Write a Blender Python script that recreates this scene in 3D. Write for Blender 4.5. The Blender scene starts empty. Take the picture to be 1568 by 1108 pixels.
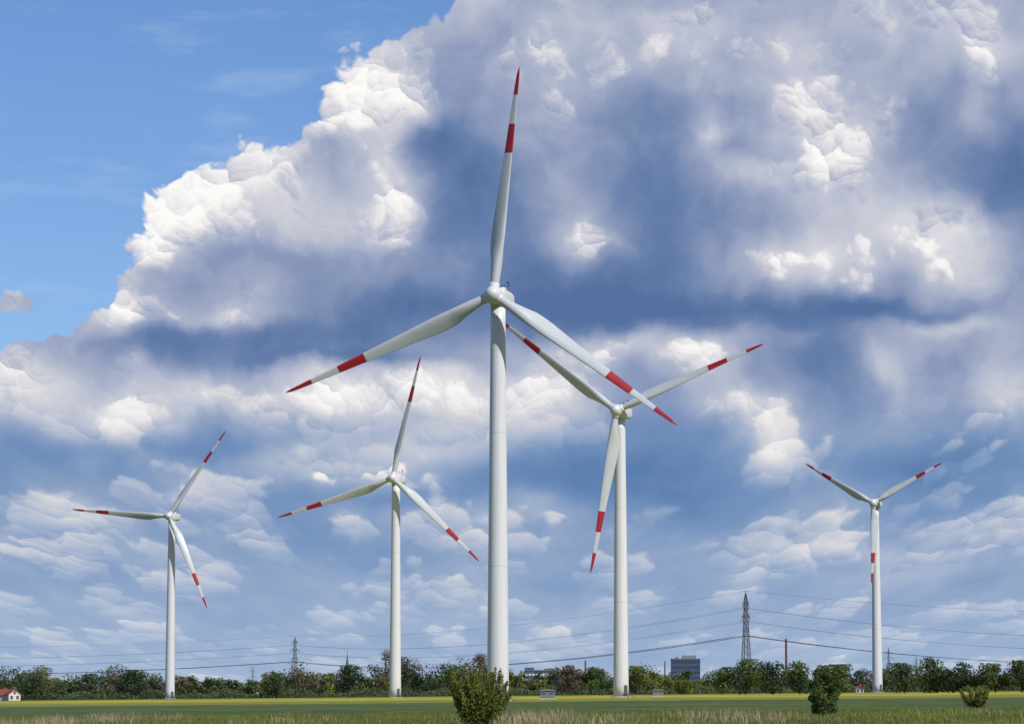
import bpy, math, random
import numpy as np
from mathutils import Vector, Matrix, Euler
scene = bpy.context.scene
scene.view_settings.view_transform='Standard'
scene.view_settings.look='None'
scene.view_settings.exposure=0
COL=scene.collection
SLOPE=0.0096      # the plain rises gently to the right
def gz(x,y=0): return SLOPE*x
F=4700.0
def lin(c):
    return tuple((v/255/12.92 if v/255<=0.04045 else ((v/255+0.055)/1.055)**2.4) for v in c)
# ------------------------------------------------------------------ node helpers
class S:
    def __init__(s,t,k): s.t=t; s.k=k
    def _m(s,op,o,rev=False):
        return math_(s.t,op,*( (o,s) if rev else (s,o)))
    def __add__(s,o): return s._m('ADD',o)
    __radd__=__add__
    def __mul__(s,o): return s._m('MULTIPLY',o)
    __rmul__=__mul__
    def __sub__(s,o): return s._m('SUBTRACT',o)
    def __rsub__(s,o): return s._m('SUBTRACT',o,True)
    def __truediv__(s,o): return s._m('DIVIDE',o)
    def __rtruediv__(s,o): return s._m('DIVIDE',o,True)
def put(t,sock,v):
    if isinstance(v,S): t.links.new(v.k,sock)
    else: sock.default_value=v
def math_(t,op,*a,clamp=False):
    n=t.nodes.new('ShaderNodeMath'); n.operation=op; n.use_clamp=clamp
    for i,v in enumerate(a): put(t,n.inputs[i],v)
    return S(t,n.outputs[0])
def vmath(t,op,*a):
    n=t.nodes.new('ShaderNodeVectorMath'); n.operation=op
    for i,v in enumerate(a): put(t,n.inputs[i],v)
    return S(t,n.outputs['Value'] if op in('DOT_PRODUCT','LENGTH') else n.outputs[0])
def vscale(t,v,s):
    n=t.nodes.new('ShaderNodeVectorMath'); n.operation='SCALE'
    put(t,n.inputs[0],v); put(t,n.inputs['Scale'],s); return S(t,n.outputs[0])
def comb(t,x,y,z=0.0):
    n=t.nodes.new('ShaderNodeCombineXYZ')
    for i,v in enumerate((x,y,z)): put(t,n.inputs[i],v)
    return S(t,n.outputs[0])
def sep(t,v):
    n=t.nodes.new('ShaderNodeSeparateXYZ'); put(t,n.inputs[0],v)
    return [S(t,o) for o in n.outputs]
def noise(t,v,scale,detail=4,rough=.5,dim='3D',lac=2.0,color=False,dist=0.0):
    n=t.nodes.new('ShaderNodeTexNoise'); n.noise_dimensions=dim
    put(t,n.inputs['Vector'],v); n.inputs['Scale'].default_value=scale
    n.inputs['Detail'].default_value=detail; n.inputs['Roughness'].default_value=rough
    n.inputs['Lacunarity'].default_value=lac; n.inputs['Distortion'].default_value=dist
    return S(t,n.outputs['Color' if color else 0])
def cell(t,v,scale,L,rand=1.0):
    """one octave of billows: returns (light, height). Each cell is a round puff lit from direction L"""
    n=t.nodes.new('ShaderNodeTexVoronoi'); n.voronoi_dimensions='2D'; n.feature='F1'
    put(t,n.inputs['Vector'],v); n.inputs['Scale'].default_value=scale; n.inputs['Detail'].default_value=0
    n.inputs['Randomness'].default_value=rand
    dv=vmath(t,'SUBTRACT',v,S(t,n.outputs['Position']))
    lt=vmath(t,'DOT_PRODUCT',dv,(L[0]*scale,L[1]*scale,0))
    return lt, 1.0-S(t,n.outputs['Distance'])
def sstep(t,v,a,b,lo=0.0,hi=1.0,kind='SMOOTHSTEP'):
    n=t.nodes.new('ShaderNodeMapRange'); n.interpolation_type=kind; n.clamp=True
    put(t,n.inputs[0],v); n.inputs[1].default_value=a; n.inputs[2].default_value=b
    put(t,n.inputs[3],lo); put(t,n.inputs[4],hi); return S(t,n.outputs[0])
def ramp(t,f,stops,interp='LINEAR'):
    n=t.nodes.new('ShaderNodeValToRGB'); n.color_ramp.interpolation=interp
    e=n.color_ramp.elements
    while len(e)>1: e.remove(e[-1])
    e[0].position=stops[0][0]; e[0].color=(*stops[0][1],1)
    for p,c in stops[1:]:
        x=e.new(p); x.color=(*c,1)
    put(t,n.inputs[0],f); return S(t,n.outputs[0])
def mixc(t,f,a,b,mode='MIX'):
    n=t.nodes.new('ShaderNodeMix'); n.data_type='RGBA'; n.blend_type=mode
    put(t,n.inputs[0],f)
    for s_,v in((n.inputs[6],a),(n.inputs[7],b)):
        if isinstance(v,S): put(t,s_,v)
        else: s_.default_value=(*v,1)
    return S(t,n.outputs[2])
# ------------------------------------------------------------------ sun + sky
SUN_EL=math.radians(42); SUN_AZ=math.radians(138)   # clockwise from +Y : behind the viewer, to the right
sdir=Vector((math.sin(SUN_AZ)*math.cos(SUN_EL),math.cos(SUN_AZ)*math.cos(SUN_EL),math.sin(SUN_EL)))
sl=bpy.data.lights.new('sun','SUN'); sl.energy=5.0; sl.angle=math.radians(.53); sl.color=(1,.955,.89)
so=bpy.data.objects.new('sun',sl); COL.objects.link(so); so.rotation_euler=sdir.to_track_quat('Z','Y').to_euler()
so.location=(0,-50,120)
w=bpy.data.worlds.new('World'); scene.world=w; w.use_nodes=True
t=w.node_tree; t.nodes.clear()
tc=t.nodes.new('ShaderNodeTexCoord'); D=S(t,tc.outputs['Generated'])
dx,dy,dz=sep(t,D)
az=math_(t,'ARCTAN2',dx,dy); el=math_(t,'ARCSINE',dz)
X=az*47.0; Y=el*47.0
P=comb(t,X,Y)
# domain warp
w1=vmath(t,'SUBTRACT',noise(t,P,.6,1,.5,'2D',color=True),(.5,.5,.5))
w2=vmath(t,'SUBTRACT',noise(t,P,2.0,3,.5,'2D',color=True),(.5,.5,.5))
Pw=vmath(t,'ADD',P,vscale(t,w1,.55)); Pw=vmath(t,'ADD',Pw,vscale(t,w2,.3))
def cl(px,py): return ((px-784)/100,(1058-py)/100)
BL=[(560,125,50,42,.45),(530,195,40,40,.28),(625,175,45,32,.38),(592,290,40,62,.48),(400,275,60,34,.46),(440,345,80,36,.32),
(295,310,50,46,.46),(235,370,32,42,.36),(180,480,30,35,.36),(690,410,45,40,.2),(350,492,70,16,.30),(500,400,110,26,-.10),(500,250,22,40,-.12),
(350,380,70,18,-.12),(12,400,40,60,.2),
(450,528,200,26,-.32),(600,475,110,36,-.2),(230,525,80,20,-.22),(715,320,70,95,-.42),(668,225,40,30,-.28),(850,450,150,50,-.32),
(1000,340,120,110,-.26),(1100,478,260,20,-.38),(1360,488,120,16,-.22),(900,70,260,90,.12),(1300,50,220,60,.12),(1000,180,150,50,.0),
(890,375,42,38,.50),(1090,210,24,27,.36),(1150,268,55,20,.28),(1235,170,45,50,.34),(1290,260,55,65,.36),(1400,355,100,42,.38),
(1210,400,85,24,.34),(1490,410,55,50,.32),(1530,80,45,45,.34),(1500,185,28,32,.25),(1550,290,60,80,-.44),(1410,220,40,60,-.16),
(40,600,90,42,.38),(210,645,60,32,.38),(320,600,60,24,.34),(440,625,100,28,.24),(520,598,50,24,.28),(690,605,110,50,.36),
(830,590,60,55,.32),(960,530,80,20,.38),(1060,550,40,30,.34),(1130,625,60,24,.3),(1185,680,38,38,.44),(650,690,90,24,.26),
(450,712,80,16,.3),(790,775,70,24,.28),(560,556,150,9,-.25),(300,695,80,20,-.24),(850,720,150,28,-.24),(1280,560,50,50,-.34),
(1350,570,38,32,.36),(1450,508,60,14,.3),(1540,600,45,42,.34),(1420,710,170,36,-.34),(100,790,80,22,.22),(1280,850,70,16,.2),
(1500,845,90,22,.2),(1040,690,55,50,-.2),(120,700,90,22,-.14),(620,760,120,16,-.2),(1000,760,120,30,-.18)]
acc=0.46
for px,py,rx,ry,a in BL:
    cx,cy=cl(px,py); rx*=1.25/100; ry*=1.25/100
    q=vmath(t,'MULTIPLY_ADD',Pw,(1/rx,1/ry,0),(-cx/rx,-cy/ry,0))
    e=math_(t,'POWER',.37,vmath(t,'DOT_PRODUCT',q,q))
    acc=math_(t,'MULTIPLY_ADD',e,a,acc)
Bc=acc
LD=(.35,.94)
Pp=vmath(t,'ADD',P,vscale(t,w2,.34)); Pp=vmath(t,'ADD',Pp,vscale(t,w1,.5))
l1,h1=cell(t,Pp,.85,LD); l2,h2=cell(t,Pp,1.8,LD); l3,h3=cell(t,Pp,3.9,LD); l4,h4=cell(t,vmath(t,'ADD',Pp,vscale(t,w2,.06)),8.5,LD)
relief=l1*.27+l2*.24+l3*.11+l4*.05
height=h1*.5+h2*.28+h3*.14+h4*.08
fb=noise(t,Pw,.75,6,.54,'2D')-.5
# cover by cloud against the clear sky
cv=.648*(X+1.44)-.761*(Y-10.58)
for px,py,rx,ry,a in [(560,125,60,50,.45),(440,140,62,70,-.95),(400,275,60,40,.3),(290,300,60,45,.55),(335,240,40,30,-.35),(150,390,60,60,-.5),(100,480,60,40,-.25),(620,30,50,60,-.25),(5,395,30,30,1.1),(25,468,34,18,.75)]:
    cx,cy=cl(px,py); rx/=80; ry/=80
    q=vmath(t,'MULTIPLY_ADD',P,(1/rx,1/ry,0),(-cx/rx,-cy/ry,0))
    cv=math_(t,'MULTIPLY_ADD',math_(t,'POWER',.37,vmath(t,'DOT_PRODUCT',q,q)),a,cv)
cv=cv+(height-.58)*1.7+fb*.8
cover=sstep(t,cv,-.05,.12)
rim=sstep(t,cv,.0,1.0,.14,0.0)
soft=Bc+fb*.62+rim
edge=Bc-.69+fb*.85+(height-.58)*1.0+rim
mk=sstep(t,edge,-.06,.14)
Bup=soft+mk*(.09+relief*1.25)
# lower deck seen in perspective
den=math_(t,'MAXIMUM',Y+2.5,.3)
Pl=comb(t,X*4.4/den,33.0/den,0.0)
Plw=vmath(t,'ADD',Pl,vscale(t,w2,.34))
g0=noise(t,Plw,.6,5,.5,'2D')-.5
m1,k1=cell(t,Plw,.75,(.2,-1)); m2,k2=cell(t,Plw,1.6,(.2,-1)); m3,k3=cell(t,Plw,3.6,(.2,-1))
hl=k1*.55+k2*.3+k3*.15
ml=sstep(t,Bc-.47+g0*1.1+(hl-.58)*1.5,-.05,.13)
Blo=Bc-.09+g0*.7+ml*(.16+m1*.32+m2*.2+m3*.08)
low=sstep(t,Y,3.4,5.2,1.0,0.0)
B=(low*Blo+(1.0-low)*Bup)*(1/1.25)
def st(l): return [(a/1.25,lin(c)) for a,c in l]
cloud=ramp(t,B,st([(0.0,(86,113,160)),(.22,(106,130,172)),(.42,(141,155,188)),(.6,(173,181,203)),(.8,(206,207,217)),(1.0,(236,234,235)),(1.2,(253,251,248))]))
cloudlow=ramp(t,B,st([(0.0,(92,126,174)),(.25,(116,146,189)),(.45,(146,166,198)),(.62,(174,186,208)),(.82,(206,208,216)),(1.0,(232,230,231)),(1.2,(251,249,246))]))
cloud=mixc(t,low,cloud,cloudlow)
# blue sky (Nishita)
sk=t.nodes.new('ShaderNodeTexSky'); sk.sky_type='NISHITA'; sk.sun_disc=False
sk.sun_elevation=SUN_EL; sk.sun_rotation=SUN_AZ; sk.air_density=1.0; sk.dust_density=.3; sk.ozone_density=2.5
blue=vmath(t,'MULTIPLY',S(t,sk.outputs[0]),(.066,.082,.111))
wisp=noise(t,comb(t,X*.5+Y*.15,Y*2.2),.7,4,.6,'2D')
wf=sstep(t,wisp,.5,.8,0.0,.2)
blue=mixc(t,wf,blue,lin((205,220,238)))
col=mixc(t,cover,blue,cloud)
haze=sstep(t,Y,-.3,3.0,.58,0.0)
col=mixc(t,haze,col,lin((178,197,222)))
bg=t.nodes.new('ShaderNodeBackground'); bg.inputs[1].default_value=.1
t.links.new(vscale(t,col,10.0).k,bg.inputs[0])
ow=t.nodes.new('ShaderNodeOutputWorld'); t.links.new(bg.outputs[0],ow.inputs[0])
# ------------------------------------------------------------------ materials
def mat(name,rough=.6,spec=.4):
    m=bpy.data.materials.new(name); m.use_nodes=True; T=m.node_tree
    b=T.nodes['Principled BSDF']; b.inputs['Roughness'].default_value=rough
    b.inputs['Specular IOR Level'].default_value=spec
    return m,T,b
def objc(T,k='Object'): 
    n=T.nodes.new('ShaderNodeTexCoord'); return S(T,n.outputs[k])
def simple(name,c,var=.15,scale=2.0,rough=.7,metal=0):
    m,T,b=mat(name,rough); n=noise(T,objc(T),scale,4,.6)
    k=mixc(T,n,tuple(v*(1-var) for v in c),tuple(min(1,v*(1+var)) for v in c))
    put(T,b.inputs['Base Color'],k); b.inputs['Metallic'].default_value=metal; return m
def paint_tower():
    m,T,b=mat('tower_paint',.42,.4); o=objc(T); x,y,z=sep(T,o)
    st=noise(T,comb(T,x*3.0,y*3.0,z*.08),1.0,5,.6)
    base=mixc(T,st,(.48,.49,.515),(.60,.605,.63))
    r=math_(T,'FRACT',z/21.5)
    seam=sstep(T,math_(T,'ABSOLUTE',r-.5),.494,.499,0.0,.45)
    base=mixc(T,seam,base,(.3,.32,.33))
    dirt=sstep(T,z,0.0,7.0,.25,0.0)
    base=mixc(T,dirt,base,(.34,.36,.3))
    put(T,b.inputs['Base Color'],base); return m
def paint_blade(L):
    m,T,b=mat('blade_paint',.4,.4); o=objc(T); x,y,z=sep(T,o)
    f=1.0-z/L
    a=math_(T,'LESS_THAN',f,.122); c=math_(T,'GREATER_THAN',f,.25)*math_(T,'LESS_THAN',f,.378)
    red=math_(T,'MAXIMUM',a,c)
    st=noise(T,comb(T,x*1.5,y*1.5,z*.2),1.0,5,.6)
    wh=mixc(T,st,(.34,.37,.395),(.46,.485,.51))
    rd=mixc(T,st,(.22,.009,.013),(.31,.016,.02))
    put(T,b.inputs['Base Color'],mixc(T,red,wh,rd)); return m
M_tower=paint_tower(); M_nac=simple('nacelle_paint',(.50,.51,.53),.08,1.5,.4)
M_dark=simple('dark_steel',(.06,.065,.07),.2,4,.5); M_galv=simple('galvanised_steel',(.09,.10,.115),.2,.8,.6,.2)
M_conc=simple('concrete',(.33,.32,.3),.2,1.5,.85)
def leafmat(name,dark,light,trans=.3):
    m,T,b=mat(name,.6,.25)
    a=T.nodes.new('ShaderNodeAttribute'); a.attribute_name='tint'
    big=noise(T,objc(T),.12,3,.5)
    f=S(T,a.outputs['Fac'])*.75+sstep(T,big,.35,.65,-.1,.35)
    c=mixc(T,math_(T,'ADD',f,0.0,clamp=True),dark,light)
    put(T,b.inputs['Base Color'],c)
    tr=T.nodes.new('ShaderNodeBsdfTranslucent'); put(T,tr.inputs[0],mixc(T,.5,c,light))
    mx=T.nodes.new('ShaderNodeMixShader'); mx.inputs[0].default_value=trans
    T.links.new(b.outputs[0],mx.inputs[1]); T.links.new(tr.outputs[0],mx.inputs[2])
    T.links.new(mx.outputs[0],T.nodes['Material Output'].inputs[0]); return m
ML_green=leafmat('foliage_green',(.018,.038,.013),(.11,.155,.036))
ML_dark=leafmat('foliage_dark',(.011,.025,.013),(.05,.08,.026))
ML_brown=leafmat('foliage_budding',(.048,.036,.025),(.19,.155,.085))
ML_yel=leafmat('foliage_spring',(.06,.08,.016),(.23,.25,.045))
ML_mix=leafmat('foliage_mixed',(.019,.036,.018),(.115,.148,.047))
ML_bush=leafmat('foliage_bush',(.025,.038,.008),(.19,.21,.035))
M_bark=simple('bark',(.06,.05,.04),.3,3,.9)
# ------------------------------------------------------------------ mesh helper
def link(o,parent=None):
    COL.objects.link(o)
    if parent is not None: o.parent=parent
    return o
def mesh_obj(name,verts,faces,mats,parent=None,smooth=False,midx=None,tint=None):
    me=bpy.data.meshes.new(name); me.from_pydata([tuple(v) for v in verts],[],faces)
    for m in mats: me.materials.append(m)
    if midx is not None: me.polygons.foreach_set('material_index',midx)
    if smooth: me.polygons.foreach_set('use_smooth',[True]*len(me.polygons))
    me.update(); return link(bpy.data.objects.new(name,me),parent)
def empty(name,loc):
    e=bpy.data.objects.new(name,None); e.empty_display_size=1; e.location=loc; COL.objects.link(e); return e
class Geo:
    def __init__(s): s.v=[]; s.f=[]; s.m=[]
    def box(s,c,d,mi=0,rz=0):
        x,y,z=c; a,b,h=[k/2 for k in d]; n=len(s.v)
        for sx,sy,sz in((-1,-1,-1),(1,-1,-1),(1,1,-1),(-1,1,-1),(-1,-1,1),(1,-1,1),(1,1,1),(-1,1,1)):
            px,py=sx*a,sy*b; s.v.append((x+px*math.cos(rz)-py*math.sin(rz),y+px*math.sin(rz)+py*math.cos(rz),z+sz*h))
        for q in((0,3,2,1),(4,5,6,7),(0,1,5,4),(1,2,6,5),(2,3,7,6),(3,0,4,7)): s.f.append([n+i for i in q]); s.m.append(mi)
    def tube(s,p,q,r0,r1=None,k=4,mi=0,cap=False):
        r1=r0 if r1 is None else r1; p=Vector(p); q=Vector(q); d=(q-p)
        if d.length<1e-6:return
        d.normalize(); a=d.orthogonal().normalized(); b=d.cross(a); n=len(s.v)
        for c,r in((p,r0),(q,r1)):
            for i in range(k):
                an=2*math.pi*i/k; s.v.append(tuple(c+a*math.cos(an)*r+b*math.sin(an)*r))
        for i in range(k):
            j=(i+1)%k; s.f.append([n+i,n+j,n+k+j,n+k+i]); s.m.append(mi)
        if cap:
            s.f.append([n+k+i for i in range(k)]); s.m.append(mi); s.f.append([n+i for i in range(k)][::-1]); s.m.append(mi)
    def prism(s,pts,y0,y1,mi=0):
        n=len(s.v); k=len(pts)
        for y in(y0,y1):
            for x,z in pts: s.v.append((x,y,z))
        s.f.append([n+i for i in range(k)]); s.m.append(mi); s.f.append([n+k+i for i in range(k)][::-1]); s.m.append(mi)
        for i in range(k):
            j=(i+1)%k; s.f.append([n+i,n+k+i,n+k+j,n+j]); s.m.append(mi)
    def loft(s,rings,mi=0,cap=True):
        k=len(rings[0]); n=len(s.v)
        for r in rings: s.v+= [tuple(p) for p in r]
        for a in range(len(rings)-1):
            for i in range(k):
                j=(i+1)%k; s.f.append([n+a*k+i,n+a*k+j,n+(a+1)*k+j,n+(a+1)*k+i]); s.m.append(mi)
        if cap:
            s.f.append([n+i for i in range(k)][::-1]); s.m.append(mi)
            e=n+(len(rings)-1)*k; s.f.append([e+i for i in range(k)]); s.m.append(mi)
    def obj(s,name,mats,parent=None,smooth=False): return mesh_obj(name,s.v,s.f,mats,parent,smooth,s.m)
# ------------------------------------------------------------------ wind turbines
def blade_mesh(L):
    g=Geo(); rings=[]; N=34; K=20
    for i in range(N+1):
        tt=i/N; z=.9+(L-.9)*tt; u=z/L
        xs=[0,.05,.12,.2,.27,.4,.6,.8,.93,.98,1]; ch=[1.45,1.45,1.95,2.8,2.85,2.3,1.6,1.05,.68,.45,.12]
        c=float(np.interp(u,xs,ch)); th=float(np.interp(u,[0,.06,.2,.4,1],[1.0,.98,.42,.26,.16]))
        rd=float(np.interp(u,[.05,.2],[1,0])); tw=math.radians(float(np.interp(u,[0,.2,.5,1],[32,28,20,14])))
        ring=[]
        for k in range(K):
            a=2*math.pi*k/K
            cxr=.5*math.cos(a); cyr=.5*math.sin(a)
            xc=.5+.5*math.cos(a)
            yt=5*.5*(.2969*math.sqrt(xc)-.126*xc-.3516*xc**2+.2843*xc**3-.1015*xc**4)*2
            ax=-(xc-.3); ay=(yt if math.sin(a)>=0 else -yt*.75)*1.0
            x=rd*(-cxr)+(1-rd)*ax; y=rd*cyr+(1-rd)*ay*th*1.0
            x*=c; y*=c
            X_=x*math.cos(tw)+y*math.sin(tw); Y_=-x*math.sin(tw)+y*math.cos(tw)
            Y_-=.9*u*u
            ring.append((X_,Y_,z))
        rings.append(ring)
    g.loft(rings); me=bpy.data.meshes.new('blade'); me.from_pydata(g.v,[],g.f)
    me.polygons.foreach_set('use_smooth',[len(p.vertices)==4 for p in me.polygons]); me.materials.append(paint_blade(L)); return me
BM={37.6:blade_mesh(37.6),27.6:blade_mesh(27.6)}
def turbine(x,y,H,L,th0,yaw,tilt=4):
    z0=gz(x); root=empty('wind_turbine',(x,y,z0)); q=L/37.6
    g=Geo(); rings=[]; K=48; Ht=H-1.5
    for i in range(25):
        u=i/24; r=1.78-(1.78-1.2)*u**.95
        rings.append([(r*math.cos(2*math.pi*k/K),r*math.sin(2*math.pi*k/K),Ht*u) for k in range(K)])
    g.loft(rings); g.obj('tower',[M_tower],root,True)
    g=Geo(); rings=[]
    for r,z in((2.35,-.6),(2.35,.12),(2.25,.18),(1.9,.2)):
        rings.append([(r*math.cos(2*math.pi*k/K),r*math.sin(2*math.pi*k/K),z) for k in range(K)])
    g.loft(rings)
    g.box((1.2,-1.62,.75),(1.4,1.1,.12),1,.6); 
    for k in range(4): g.box((1.75+.28*k,-2.0-.28*k*.9,.6-.18*k),(.3,.9,.06),1,.6)
    g.box((1.02,-1.42,1.75),(.9,.12,1.9),1,.62)
    g.obj('foundation_and_door',[M_conc,M_dark],root)
    yawe=bpy.data.objects.new('nacelle_mount',None); link(yawe,root); yawe.location=(0,0,H); yawe.rotation_euler=(0,0,-math.radians(yaw))
    g=Geo(); rings=[]; prof=[(-2.0,1.0,1.0,.1),(-1.85,1.25,1.2,.05),(-1.0,1.45,1.38,0),(1.5,1.5,1.45,0),(4.5,1.42,1.35,.05),(6.0,1.25,1.15,.15),(6.6,.9,.85,.2),(6.75,.45,.45,.2)]
    for yy,a,b,dz_ in prof:
        ring=[]
        for k in range(28):
            an=2*math.pi*k/28; c_,s_=math.cos(an),math.sin(an); e=.5
            ring.append((a*math.copysign(abs(c_)**e,c_),yy,dz_+b*math.copysign(abs(s_)**e,s_)))
        rings.append(ring[::-1])
    g.loft(rings)
    g.tube((.5,4.8,1.3),(.5,4.8,3.0),.06,k=6,mi=1); g.tube((-.5,4.8,1.3),(-.5,4.8,2.7),.06,k=6,mi=1); g.tube((-.8,4.8,2.5),(.8,4.8,2.5),.05,k=6,mi=1)
    g.box((.5,4.8,3.05),(.5,.12,.25),1); g.box((0,2.2,1.6),(1.3,1.6,.5),0)
    rr=[[(1.3*math.cos(2*math.pi*k/24),1.3*math.sin(2*math.pi*k/24),z) for k in range(24)] for z in(-1.6,-1.0)]
    g.loft(rr)
    g.obj('nacelle',[M_nac,M_dark],yawe,True)
    rot=bpy.data.objects.new('rotor',None); link(rot,yawe); rot.location=(0,-3.1,.1); rot.rotation_euler=(math.radians(-tilt),0,0)
    g=Geo(); rings=[]
    for yy,r in((1.1,1.0),(1.05,1.3),(.6,1.42),(-.2,1.45),(-.9,1.25),(-1.4,.9),(-1.7,.5),(-1.8,.1)):
        rings.append([(r*math.cos(2*math.pi*k/28),yy,r*math.sin(2*math.pi*k/28)) for k in range(28)])
    g.loft(rings)
    for k in range(3):
        an=math.radians(th0+120*k); d=Vector((math.sin(an),0,math.cos(an))); g.tube(d*.5,d*1.9,.9,.8,k=20,cap=True)
    g.obj('hub',[M_nac],rot,True)
    for k in range(3):
        b=bpy.data.objects.new('blade_%d'%(k+1),BM[L]); link(b,rot); b.rotation_euler=(0,math.radians(th0+120*k),0)
    return root
def at(px,D): return ((px-784)/F*D, D)
for px,D_,H,L,th,yaw in [(762.5,494,65,37.6,6,14),(950,702,65,37.6,68,18),(606,918,65,37.6,12.5,16),(263,1120,66,37.6,34.5,14),(1340.5,1057,64.5,27.6,61,18)]:
    x,y=at(px,D_); turbine(x,y,H,L,th,yaw)
# ------------------------------------------------------------------ ground
def ground():
    xs=np.concatenate([np.linspace(-9000,-700,12),np.linspace(-600,600,25),np.linspace(700,9000,12)])
    ys=np.concatenate([np.linspace(-3000,0,5),np.linspace(60,1600,40),np.linspace(1800,14000,14)])
    v=[(x,y,SLOPE*x) for y in ys for x in xs]; n=len(xs)
    f=[[j*n+i,j*n+i+1,(j+1)*n+i+1,(j+1)*n+i] for j in range(len(ys)-1) for i in range(n-1)]
    m,T,b=mat('field',.9,.1); o=objc(T); x,y,z=sep(T,o)
    wob=(noise(T,comb(T,x*.03,y*.004),1.0,4,.6)-.5)
    yy=y+wob*y*.16+x*.12
    big=noise(T,comb(T,x*.05,y*.012),1.0,5,.6); fine=noise(T,comb(T,x*.9,y*.12),1.0,6,.65)
    rows=noise(T,comb(T,x*.02,y*.07),1.0,4,.7)
    mott=noise(T,comb(T,x*.35,y*.03),1.0,6,.7)
    grass=mixc(T,fine,(.07,.095,.02),(.20,.21,.055)); grass=mixc(T,sstep(T,big,.45,.7,0.0,.5),grass,(.20,.19,.08))
    crop=mixc(T,fine,(.022,.045,.017),(.058,.095,.028)); crop=mixc(T,sstep(T,rows,.46,.62,0.0,.7),crop,(.12,.145,.035))
    crop=mixc(T,sstep(T,mott,.45,.65,0.0,.6),crop,(.11,.125,.03))
    mead=mixc(T,rows,(.08,.115,.025),(.27,.26,.045))
    mead=mixc(T,sstep(T,mott,.5,.7,0.0,.5),mead,(.05,.08,.02))
    rape=mixc(T,fine,(.30,.27,.02),(.42,.36,.03))
    c=mixc(T,sstep(T,yy,190,216),grass,crop); c=mixc(T,sstep(T,yy,420,470),c,mead)
    rf=sstep(T,yy,560,630)*sstep(T,yy,900,930,1.0,0.0)*sstep(T,big,.40,.55,.3,.9)
    c=mixc(T,rf,c,rape); c=mixc(T,sstep(T,yy,1000,1100),c,(.06,.085,.03))
    put(T,b.inputs['Base Color'],c)
    mesh_obj('ground',v,f,[m])
ground()
# ------------------------------------------------------------------ vegetation
class Leaves:
    def __init__(s): s.q=[]; s.t=[]; s.g=Geo()
    def add(s,pos,out,size,rng,tint,asp=.6,up=0.0):
        n=len(pos)
        nr=out+rng.normal(0,.7,(n,3)); nr/=np.linalg.norm(nr,axis=1)[:,None]
        r=rng.normal(0,1,(n,3)); r[:,2]+=up*3; a=np.cross(nr,r); a=np.cross(a,nr) if up else a
        a/=np.linalg.norm(a,axis=1)[:,None]+1e-9; b=np.cross(nr,a)
        sz=(size*rng.uniform(.6,1.3,n))[:,None]
        v=np.stack([pos-a*sz,pos-b*sz*asp,pos+a*sz,pos+b*sz*asp],1)
        s.q.append(v.reshape(-1,3)); s.t.append(np.repeat(tint,4))
    def build(s,name,leaf,bark=None):
        V=np.concatenate(s.q); n=len(V)//4
        gv=s.g.v; gf=s.g.f
        me=bpy.data.meshes.new(name)
        allv=np.concatenate([V,np.array(gv).reshape(-1,3)]) if gv else V
        me.vertices.add(len(allv)); me.vertices.foreach_set('co',allv.astype(np.float32).ravel())
        gl=[]; gs=[]; base=n*4; cur=base
        for f_ in gf:
            gs.append(cur); cur+=len(f_); gl+= [i+base for i in f_]
        L=np.concatenate([np.arange(n*4),np.array(gl,int)]) if gl else np.arange(n*4)
        st=np.concatenate([np.arange(n)*4,np.array(gs,int)]) if gl else np.arange(n)*4
        me.loops.add(len(L)); me.loops.foreach_set('vertex_index',L.astype(np.int32))
        me.polygons.add(len(st)); me.polygons.foreach_set('loop_start',st.astype(np.int32))
        me.materials.append(leaf); me.materials.append(bark or M_bark)
        mi=np.zeros(len(st),np.int32); mi[n:]=1; me.polygons.foreach_set('material_index',mi)
        at_=me.attributes.new('tint','FLOAT','POINT'); tv=np.concatenate([np.concatenate(s.t),np.zeros(len(gv))]).astype(np.float32)
        at_.data.foreach_set('value',tv); me.update(calc_edges=True); me.validate()
        return link(bpy.data.objects.new(name,me))
def add_tree(Lv,x,y,H,W,rng,n=900,size=.42,base=.18,shade=0.0):
    z0=gz(x)-.1; nl=rng.integers(9,15)
    lob=[]
    for i in range(nl):
        a=rng.uniform(0,2*np.pi); k=rng.uniform(0,1)**.6
        zz=rng.uniform(base+.12,.9)
        env=math.sin(math.pi*min(1,max(0.05,(zz-base+.12)/(1.12-base))))**.6
        c=np.array([math.cos(a)*k*env*W*.36,math.sin(a)*k*env*W*.36,zz*H]); r=W*rng.uniform(.13,.24)
        lob.append((c,r,rng.uniform(-.25,.25)))
    lob.append((np.array([0,0,H*.88]),W*.14,.1))
    tot=sum(r*r for _,r,_ in lob)
    for c,r,tb in lob:
        m=max(10,int(n*r*r/tot)); d=rng.normal(0,1,(m,3)); d/=np.linalg.norm(d,axis=1)[:,None]
        rad=r*rng.uniform(.35,1.15,m)**.7
        p=c+d*rad[:,None]*np.array([1,1,.85]); p[:,2]=np.minimum(p[:,2],H*1.02)
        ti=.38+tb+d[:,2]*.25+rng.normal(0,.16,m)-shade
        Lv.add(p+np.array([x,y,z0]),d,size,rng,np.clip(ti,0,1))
    tr=.028*H
    Lv.g.tube((x,y,z0-.3),(x,y,z0+H*.45),tr,tr*.7,6); Lv.g.tube((x,y,z0+H*.45),(x+rng.normal(0,.2),y,z0+H*.85),tr*.7,tr*.2,5)
    for c,r,_ in lob[:8]:
        Lv.g.tube((x,y,z0+H*rng.uniform(.22,.45)),(x+c[0],y+c[1],z0+c[2]),tr*.4,tr*.12,4)
rng=np.random.default_rng(7)
def topline(px): return float(np.interp(px,[-200,0,60,130,200,260,330,400,480,560,640,720,800,900,1000,1080,1160,1300,1568,1800],
                        [1024,1024,1028,1029,1025,1033,1036,1031,1024,1025,1017,1014,1021,1021,1025,1025,1028,1029,1027,1027]))
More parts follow.
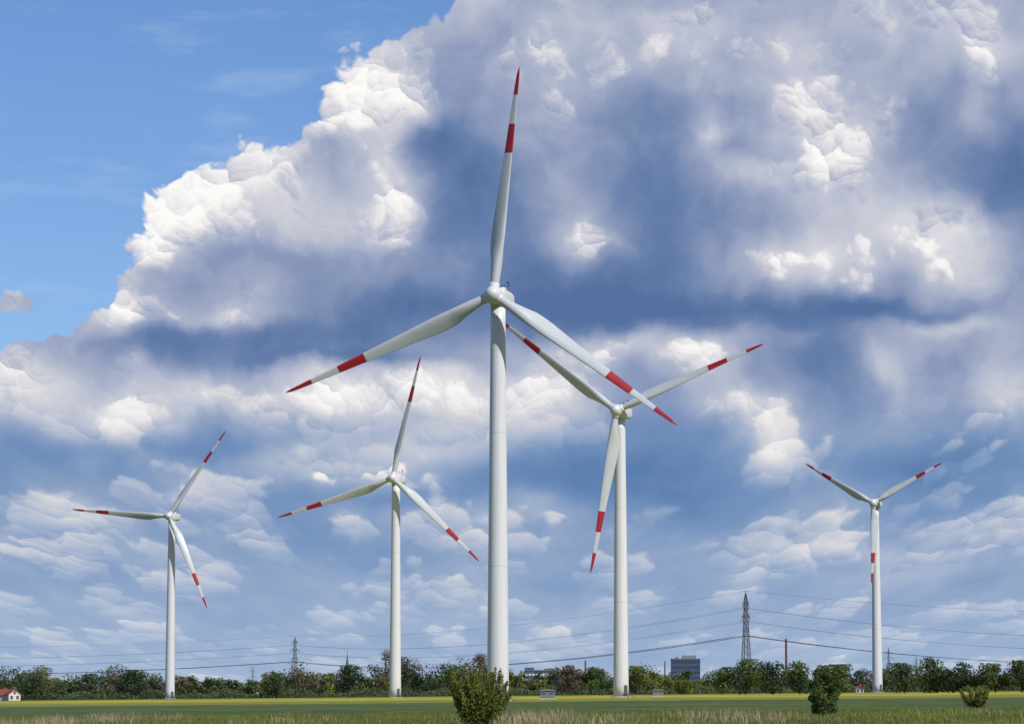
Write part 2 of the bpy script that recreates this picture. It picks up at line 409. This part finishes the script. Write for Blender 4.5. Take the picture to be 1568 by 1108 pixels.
groups={'green':Leaves(),'dark':Leaves(),'brown':Leaves(),'yel':Leaves()}
for layer,(dmin,dmax,step,k) in enumerate([(1850,2300,11,.97),(1350,1600,12,.93),(1150,1260,17,.78)]):
    px=-260
    while px<1840:
        D_=rng.uniform(dmin,dmax); x,y=at(px,D_)
        hor=1058-SLOPE*(px-784); H=(hor-topline(px))*D_/F+1.5
        H*=k*rng.uniform(.55,1.15)*(1+.16*math.sin(px*.045)+.1*math.sin(px*.11+layer)); 
        if px>1060 and layer==2: H*=.6
        H=max(H,2.5); W=H*rng.uniform(.85,1.5)
        key=rng.choice(['green','dark','brown','yel'],p=[.46,.26,.17,.11])
        if px>700 and px<1080 and rng.random()<.25: key='yel'
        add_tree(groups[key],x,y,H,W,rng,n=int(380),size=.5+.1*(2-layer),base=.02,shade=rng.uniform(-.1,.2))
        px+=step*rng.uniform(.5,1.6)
belt=empty('distant_treeline',(0,0,0))
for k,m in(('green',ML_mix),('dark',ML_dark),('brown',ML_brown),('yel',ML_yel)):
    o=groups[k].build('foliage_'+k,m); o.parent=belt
hd=Leaves(); n=26000
px=rng.uniform(-260,1840,n); D_=rng.uniform(1120,1180,n); x=(px-784)/F*D_
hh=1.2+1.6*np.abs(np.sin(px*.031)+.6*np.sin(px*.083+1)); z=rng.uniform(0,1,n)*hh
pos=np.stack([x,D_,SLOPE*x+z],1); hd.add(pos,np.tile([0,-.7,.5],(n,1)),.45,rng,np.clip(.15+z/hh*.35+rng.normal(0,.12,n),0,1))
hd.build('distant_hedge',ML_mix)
for px,top,wpx,D_,m,name in [(1105,1022,44,960,ML_green,'tree'),(1140,1010,54,885,ML_green,'tree'),(1182,1013,58,890,ML_dark,'tree'),(1222,1012,46,860,ML_green,'tree'),
  (1253,1017,30,905,ML_mix,'tree'),(1282,1018,50,900,ML_green,'tree'),(1382,1016,50,860,ML_mix,'tree'),(1420,1007,56,835,ML_green,'tree'),(1468,1014,52,830,ML_dark,'tree'),
  (1520,1016,52,825,ML_green,'tree'),(1560,1012,56,820,ML_mix,'tree'),(1345,1022,42,1120,ML_mix,'tree'),
  (592,994,46,1180,ML_brown,'budding_tree'),(624,1001,38,1190,ML_brown,'budding_tree'),(735,1000,36,1200,ML_brown,'budding_tree'),(682,1016,50,1200,ML_mix,'tree'),
  (537,1018,40,1150,ML_dark,'tree'),(870,1018,46,1100,ML_brown,'tree'),(905,1022,42,1100,ML_green,'tree'),(975,1020,38,1100,ML_yel,'tree'),(1050,1042,40,1050,ML_yel,'tree'),
  (205,1026,56,1150,ML_dark,'tree'),(60,1027,60,1120,ML_mix,'tree'),(420,1031,48,1120,ML_green,'tree')]:
    x,y=at(px,D_); hor=1058-SLOPE*(px-784); H=(hor-top)*D_/F+1.5; W=wpx*D_/F
    Lv=Leaves(); thin='budding' in name
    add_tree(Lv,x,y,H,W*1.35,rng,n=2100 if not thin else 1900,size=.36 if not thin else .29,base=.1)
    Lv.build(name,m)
def bush(px,D_,H,W,name,leaf,n,size,stems=26,clump=1.0):
    x,y=at(px,D_); z0=gz(x); Lv=Leaves()
    for i in range(stems):
        a=rng.uniform(0,2*np.pi); sp=rng.uniform(0,1)**.6; hh=H*rng.uniform(.55,1.0)*(1-.22*sp)
        tip=np.array([math.cos(a)*sp*W*.55,math.sin(a)*sp*W*.55,hh]); b0=tip*np.array([.25,.25,0])
        Lv.g.tube((x+b0[0],y+b0[1],z0-.1),(x+tip[0]*.7,y+tip[1]*.7,z0+hh*.55),.02,.013,4)
        Lv.g.tube((x+tip[0]*.7,y+tip[1]*.7,z0+hh*.55),(x+tip[0],y+tip[1],z0+hh),.013,.004,4)
        m=n//stems; u=rng.uniform(.1,1,m)**.75
        mid=np.where(u[:,None]<.55,b0+(tip*np.array([.7,.7,.55])-b0)*(u[:,None]/.55),tip*np.array([.7,.7,.55])+(tip-tip*np.array([.7,.7,.55]))*((u[:,None]-.55)/.45))
        spd=W*.10*clump*(1.12-u*.95)
        d=rng.normal(0,1,(m,3)); off=d*spd[:,None]*.75
        p=mid+off; p[:,2]=np.maximum(p[:,2],.02)
        d/=np.linalg.norm(d,axis=1)[:,None]
        Lv.add(p+np.array([x,y,z0]),d,size,rng,np.clip(.3+rng.normal(0,.2,m)+.35*(u-.5)+rng.normal(0,.15),0,1),.5,up=.6)
    return Lv.build(name,leaf)
bush(735,131,2.9,2.5,'bush',ML_bush,16000,.055,stems=54)
bush(1490,222,1.75,2.3,'bush',ML_yel,6000,.07,stems=36)
x,y=at(1259,164); Lv=Leaves(); H=2.3
for k,(ox,oz,r) in enumerate([(-.25,1.9,.32),(.2,2.05,.3),(.35,1.55,.36),(-.35,1.35,.38),(.0,1.6,.35),(.42,1.05,.34),(-.3,.85,.36),(.1,.75,.38),(.4,.5,.3),(-.35,.4,.3),(.0,.3,.35),(.05,2.25,.16),(-.55,1.7,.2),(.6,1.8,.18),(.65,1.3,.2),(-.6,1.0,.2)]):
    m=400; d=rng.normal(0,1,(m,3)); d/=np.linalg.norm(d,axis=1)[:,None]; c=np.array([x+ox*1.1,y+rng.normal(0,.25),gz(x)+oz])
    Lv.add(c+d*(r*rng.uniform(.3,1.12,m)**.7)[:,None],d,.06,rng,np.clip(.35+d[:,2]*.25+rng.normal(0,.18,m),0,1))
    Lv.g.tube((x,y,gz(x)+oz*.5),tuple(c),.025,.01,4)
Lv.g.tube((x,y,gz(x)-.1),(x,y,gz(x)+1.9),.05,.02,6)
Lv.build('young_tree',ML_green)
def grass(name,n,dmin,dmax,hmin,hmax,wd,mat_,clumpy):
    D_=rng.uniform(dmin,dmax,n*3); px=rng.uniform(-60,1640,n*3); x=(px-784)/F*D_
    hs=np.ones(n*3)
    if clumpy:
        k=np.sin(x*.55+1.3)+np.sin(x*.21+.4)+np.sin(x*1.7+D_*.3)*.6+np.sin(D_*.4+x*.1)*.7+np.sin(x*4.1+D_*.9)*.6
        keep=rng.uniform(0,1,n*3)<np.clip((k-.5)*.5,.03,1); hs=.6+.25*np.clip(k,0,2.2)
        x=x[keep][:n]; D_=D_[keep][:n]; hs=hs[keep][:n]
    else: x=x[:n]; D_=D_[:n]; hs=hs[:n]
    n=len(x); h=rng.uniform(hmin,hmax,n)*hs; a=rng.uniform(0,np.pi,n); lx=rng.normal(0,.16,n)*h; ly=rng.normal(0,.16,n)*h
    z=SLOPE*x; wx=np.cos(a)*wd; wy=np.sin(a)*wd
    v=np.stack([np.stack([x-wx,D_-wy,z],1),np.stack([x+wx,D_+wy,z],1),np.stack([x+lx*.5+wx*.8,D_+ly*.5+wy*.8,z+h*.6],1),np.stack([x+lx,D_+ly,z+h],1)],1)
    Lv=Leaves(); Lv.q.append(v.reshape(-1,3)); Lv.t.append(np.repeat(np.clip(rng.normal(.5,.25,n),0,1),4)); Lv.build(name,mat_)
MG=leafmat('grass_green',(.055,.085,.015),(.21,.23,.05),.3); MS=leafmat('dry_stalks',(.14,.11,.06),(.42,.35,.22),.2)
grass('grass',80000,126,212,.08,.24,.014,MG,False)
grass('dry_reed_grass',9000,128,185,.25,.6,.014,MS,True)
# ------------------------------------------------------------------ buildings & infrastructure
M_glass=simple('facade_glass',(.03,.05,.09),.4,.3,.15); M_fac=simple('facade_blue',(.05,.075,.14),.2,.5,.5); M_white=simple('render_white',(.55,.53,.5),.08,1,.8)
M_roof=simple('roof_tiles',(.22,.06,.035),.25,2,.8); M_brick=simple('brick',(.13,.055,.04),.25,3,.85); M_grey=simple('roof_grey',(.16,.17,.18),.2,1,.7)
M_green=simple('kiosk_green',(.10,.16,.12),.1,2,.6); M_copper=simple('copper_roof',(.06,.10,.085),.2,2,.7); M_wire=simple('conductor_wire',(.045,.05,.06),.1,1,.6)
x,y=at(1049.5,1800); o=empty('office_building',(x,y,gz(x)))
g=Geo(); g.box((0,8,9.6),(16.5,14,19.2)); g.obj('walls',[M_fac],o)
g=Geo()
for s in range(6):
    for k in range(9): g.box((-7.3+k*1.83,.98,2.2+s*3.05),(1.4,.1,1.7),0); g.box((-7.3+k*1.83,.94,1.28+s*3.05),(1.5,.14,.12),1)
g.obj('windows',[M_glass,M_grey],o)
g=Geo(); g.box((0,8,19.45),(17,14.6,.5)); g.box((2,8,20.6),(8,6,1.8)); g.box((-5,7,20.2),(2,2,1.0)); g.tube((5,8,21.4),(5,8,24),.1); g.obj('roof',[M_grey],o)
x,y=at(832,2000); o=empty('factory_building',(x,y,gz(x)))
g=Geo(); g.box((0,10,7.4),(25,18,14.8)); g.box((-9,9,15.8),(6,10,2)); g.box((5,9,15.4),(9,8,1.2)); g.obj('walls',[M_fac],o)
g=Geo()
for s in range(3):
    for k in range(11): g.box((-11+k*2.2,.95,5+s*3.6),(1.6,.1,1.3))
g.obj('windows',[M_white],o)
g=Geo(); g.box((0,10,15),(25.6,18.6,.4)); g.obj('roof',[M_grey],o)
def chimney(px,D_,H,r):
    x,y=at(px,D_); g=Geo(); g.tube((0,0,-.5),(0,0,H),r,r*.75,16,0,True); g.tube((0,0,H-.8),(0,0,H+.1),r*.95,r*.95,16,1,True); g.tube((0,0,H*.6),(0,0,H*.6+.5),r*.98,r*.98,16,1,True)
    o=g.obj('chimney',[M_brick,M_grey],None,False); o.location=(x,y,gz(x))
chimney(1202,1800,30.5,.85); chimney(896,2000,21,.7); chimney(1017,1900,19,.5)
x,y=at(533,2250); o=empty('church_tower',(x,y,gz(x)))
g=Geo(); g.box((0,0,8),(4.4,4.4,16)); g.prism([(-4,0),(4,0),(4,7),(0,12),(-4,7)],2.3,16); g.obj('walls',[M_brick],o)
g=Geo(); rings=[]
for r,z in((3.4,16),(2.4,18),(1.3,22),(.6,26),(.08,31)): rings.append([(r*math.cos(math.pi/4*k+.39),r*math.sin(math.pi/4*k+.39),z) for k in range(8)])
g.loft(rings); g.tube((0,0,30.5),(0,0,33),.12); g.box((0,0,32.2),(1,.12,.12)); g.obj('spire',[M_copper],o)
def house(px,D_,W,Dp,eh,rh,name,rot=.3):
    x,y=at(px,D_); o=empty(name,(x,y,gz(x))); o.rotation_euler=(0,0,rot)
    g=Geo(); g.prism([(-W/2,0),(W/2,0),(W/2,eh),(0,eh+rh-.15),(-W/2,eh)],-Dp/2,Dp/2); g.obj('walls',[M_white],o)
    g=Geo()
    for sgn in(-1,1):
        g.prism([(0,eh+rh),(sgn*(W/2+.4),eh-.2),(sgn*(W/2+.4),eh-.0),(0,eh+rh+.25)][::sgn],-Dp/2-.3,Dp/2+.3)
    g.box((W*.2,0,eh+rh),(.6,.6,1.6)); g.obj('roof',[M_roof],o)
    g=Geo()
    for k in(-.25,.25): g.box((W*k,-Dp/2-.02,eh*.5),(.9,.08,1.2))
    g.box((0,-Dp/2-.02,eh+rh*.35),(.8,.08,1.0)); g.obj('windows',[M_dark],o)
house(24,1095,4.2,7,2.2,1.7,'white_house',.35); house(8,1100,4.2,7,2.0,1.8,'red_roof_house',1.2); house(1312,1040,2.6,4,1.5,.5,'shed',.1)
def kiosk(px,D_,W,H):
    x,y=at(px,D_); o=empty('transformer_kiosk',(x,y,gz(x)))
    g=Geo(); g.box((0,0,.12),(W+.3,2.3,.3)); g.obj('plinth',[M_conc],o)
    g=Geo(); g.box((0,0,.27+H/2),(W,2,H)); g.obj('housing',[M_green],o)
    g=Geo(); g.prism([(-W/2-.2,.27+H),(W/2+.2,.27+H),(W/2+.15,.42+H),(0,.55+H),(-W/2-.15,.42+H)],-1.2,1.2); g.obj('roof',[M_grey],o)
    g=Geo(); 
    for k in(-.26,.26):
        g.box((W*k,-1.02,.3+H*.48),(W*.42,.05,H*.82),0)
        for s in range(4): g.box((W*k,-1.06,.5+H*.3+s*.12),(W*.3,.04,.05),1)
    g.obj('doors',[M_grey,M_dark],o)
kiosk(838,560,2.7,1.3); kiosk(1006,720,2.5,1.2)
def pylon(x,y,H,rz,arms,bw=2.2):
    o=empty('electricity_pylon',(x,y,gz(x))); o.rotation_euler=(0,0,rz); g=Geo(); r=.15*H/45
    def half(z): return float(np.interp(z/H,[0,.3,.62,.97,1],[bw*1.15,bw*.75,bw*.42,bw*.22,.05]))
    lv=list(np.linspace(0,1,15)**.9*H)
    for a,b in zip(lv[:-1],lv[1:]):
        A,B=half(a),half(b); c=[(-1,-1),(1,-1),(1,1),(-1,1)]
        for i in range(4):
            p,q=c[i],c[(i+1)%4]
            g.tube((p[0]*A,p[1]*A,a),(p[0]*B,p[1]*B,b),r*1.3)
            g.tube((p[0]*A,p[1]*A,a),(q[0]*B,q[1]*B,b),r*.7,k=3); g.tube((q[0]*A,q[1]*A,a),(p[0]*B,p[1]*B,b),r*.7,k=3)
            g.tube((p[0]*B,p[1]*B,b),(q[0]*B,q[1]*B,b),r*.7,k=3)
    g.tube((0,0,H*.97),(0,0,H+1.2),r)
    g.obj('lattice_mast',[M_galv],o); g=Geo(); pts=[]
    for z,l in arms:
        for s in(-1,1):
            hw=half(z); tip=(s*l,0,z)
            for yy in(-1,1): g.tube((s*hw,yy*hw,z),tip,r); g.tube((s*hw,yy*hw,z+1.8),tip,r*.9)
            for u in(.35,.65): g.tube((s*(hw+(l-hw)*u),0,z),(s*(hw+(l-hw)*u),0,z+1.8*(1-u)),r*.6,k=3)
            g.tube(tip,(s*l,0,z-1.8),r*.9,mi=0)
            pts.append(Vector((x+s*l*math.cos(rz),y+s*l*math.sin(rz),gz(x)+z-1.8)))
    g.obj('crossarms',[M_galv],o); pts.append(Vector((x,y,gz(x)+H+1))); return pts
arms=[(27.5,3.6),(34,4.4),(40,3.2)]
xA,yA=at(1141,1400); xB,yB=at(453,2350)
pA=pylon(xA,yA,45,math.radians(62),arms); pB=pylon(xB,yB,44,math.radians(48),arms)
pC=pylon(-660,2500,44,math.radians(95),arms); pD=pylon(505,1480,45,math.radians(100),arms)
x,y=at(136,2600); pylon(x,y,22,.3,[(14,3),(18,2.4)],1.2); x,y=at(389,2700); pylon(x,y,25,.2,[(16,3),(21,2.4)],1.2); x,y=at(1358,2300); pylon(x,y,31,.1,[(18,3),(23,4),(27,3)],1.4); x,y=at(1400,2900); pylon(x,y,30,.1,[(18,3),(23,4)],1.4)
g=Geo()
def span(a,b,sag,r):
    pr=None
    for i in range(33):
        u=i/32; p=a.lerp(b,u); p.z-=sag*4*u*(1-u)
        if pr is not None: g.tube(pr,p,r,k=3)
        pr=p
for P1,P2,sg,r in((pA,pB,9,.085),(pC,pB,7,.085),(pA,pD,15,.07)):
    for i,(a,b) in enumerate(zip(P1,P2)): span(a,b,sg*(.75 if i==6 else 1),r*(1.8 if i<2 else .65))
g.obj('power_line',[M_wire])
# ------------------------------------------------------------------ camera
cam=bpy.data.cameras.new('camera'); co=bpy.data.objects.new('camera',cam); COL.objects.link(co)
cam.sensor_width=36; cam.lens=36*F/1568; cam.clip_end=40000; cam.clip_start=.5
co.location=(0,0,1.5); co.rotation_euler=(math.radians(90)+math.atan((1058-554)/F),0,0)
scene.camera=co
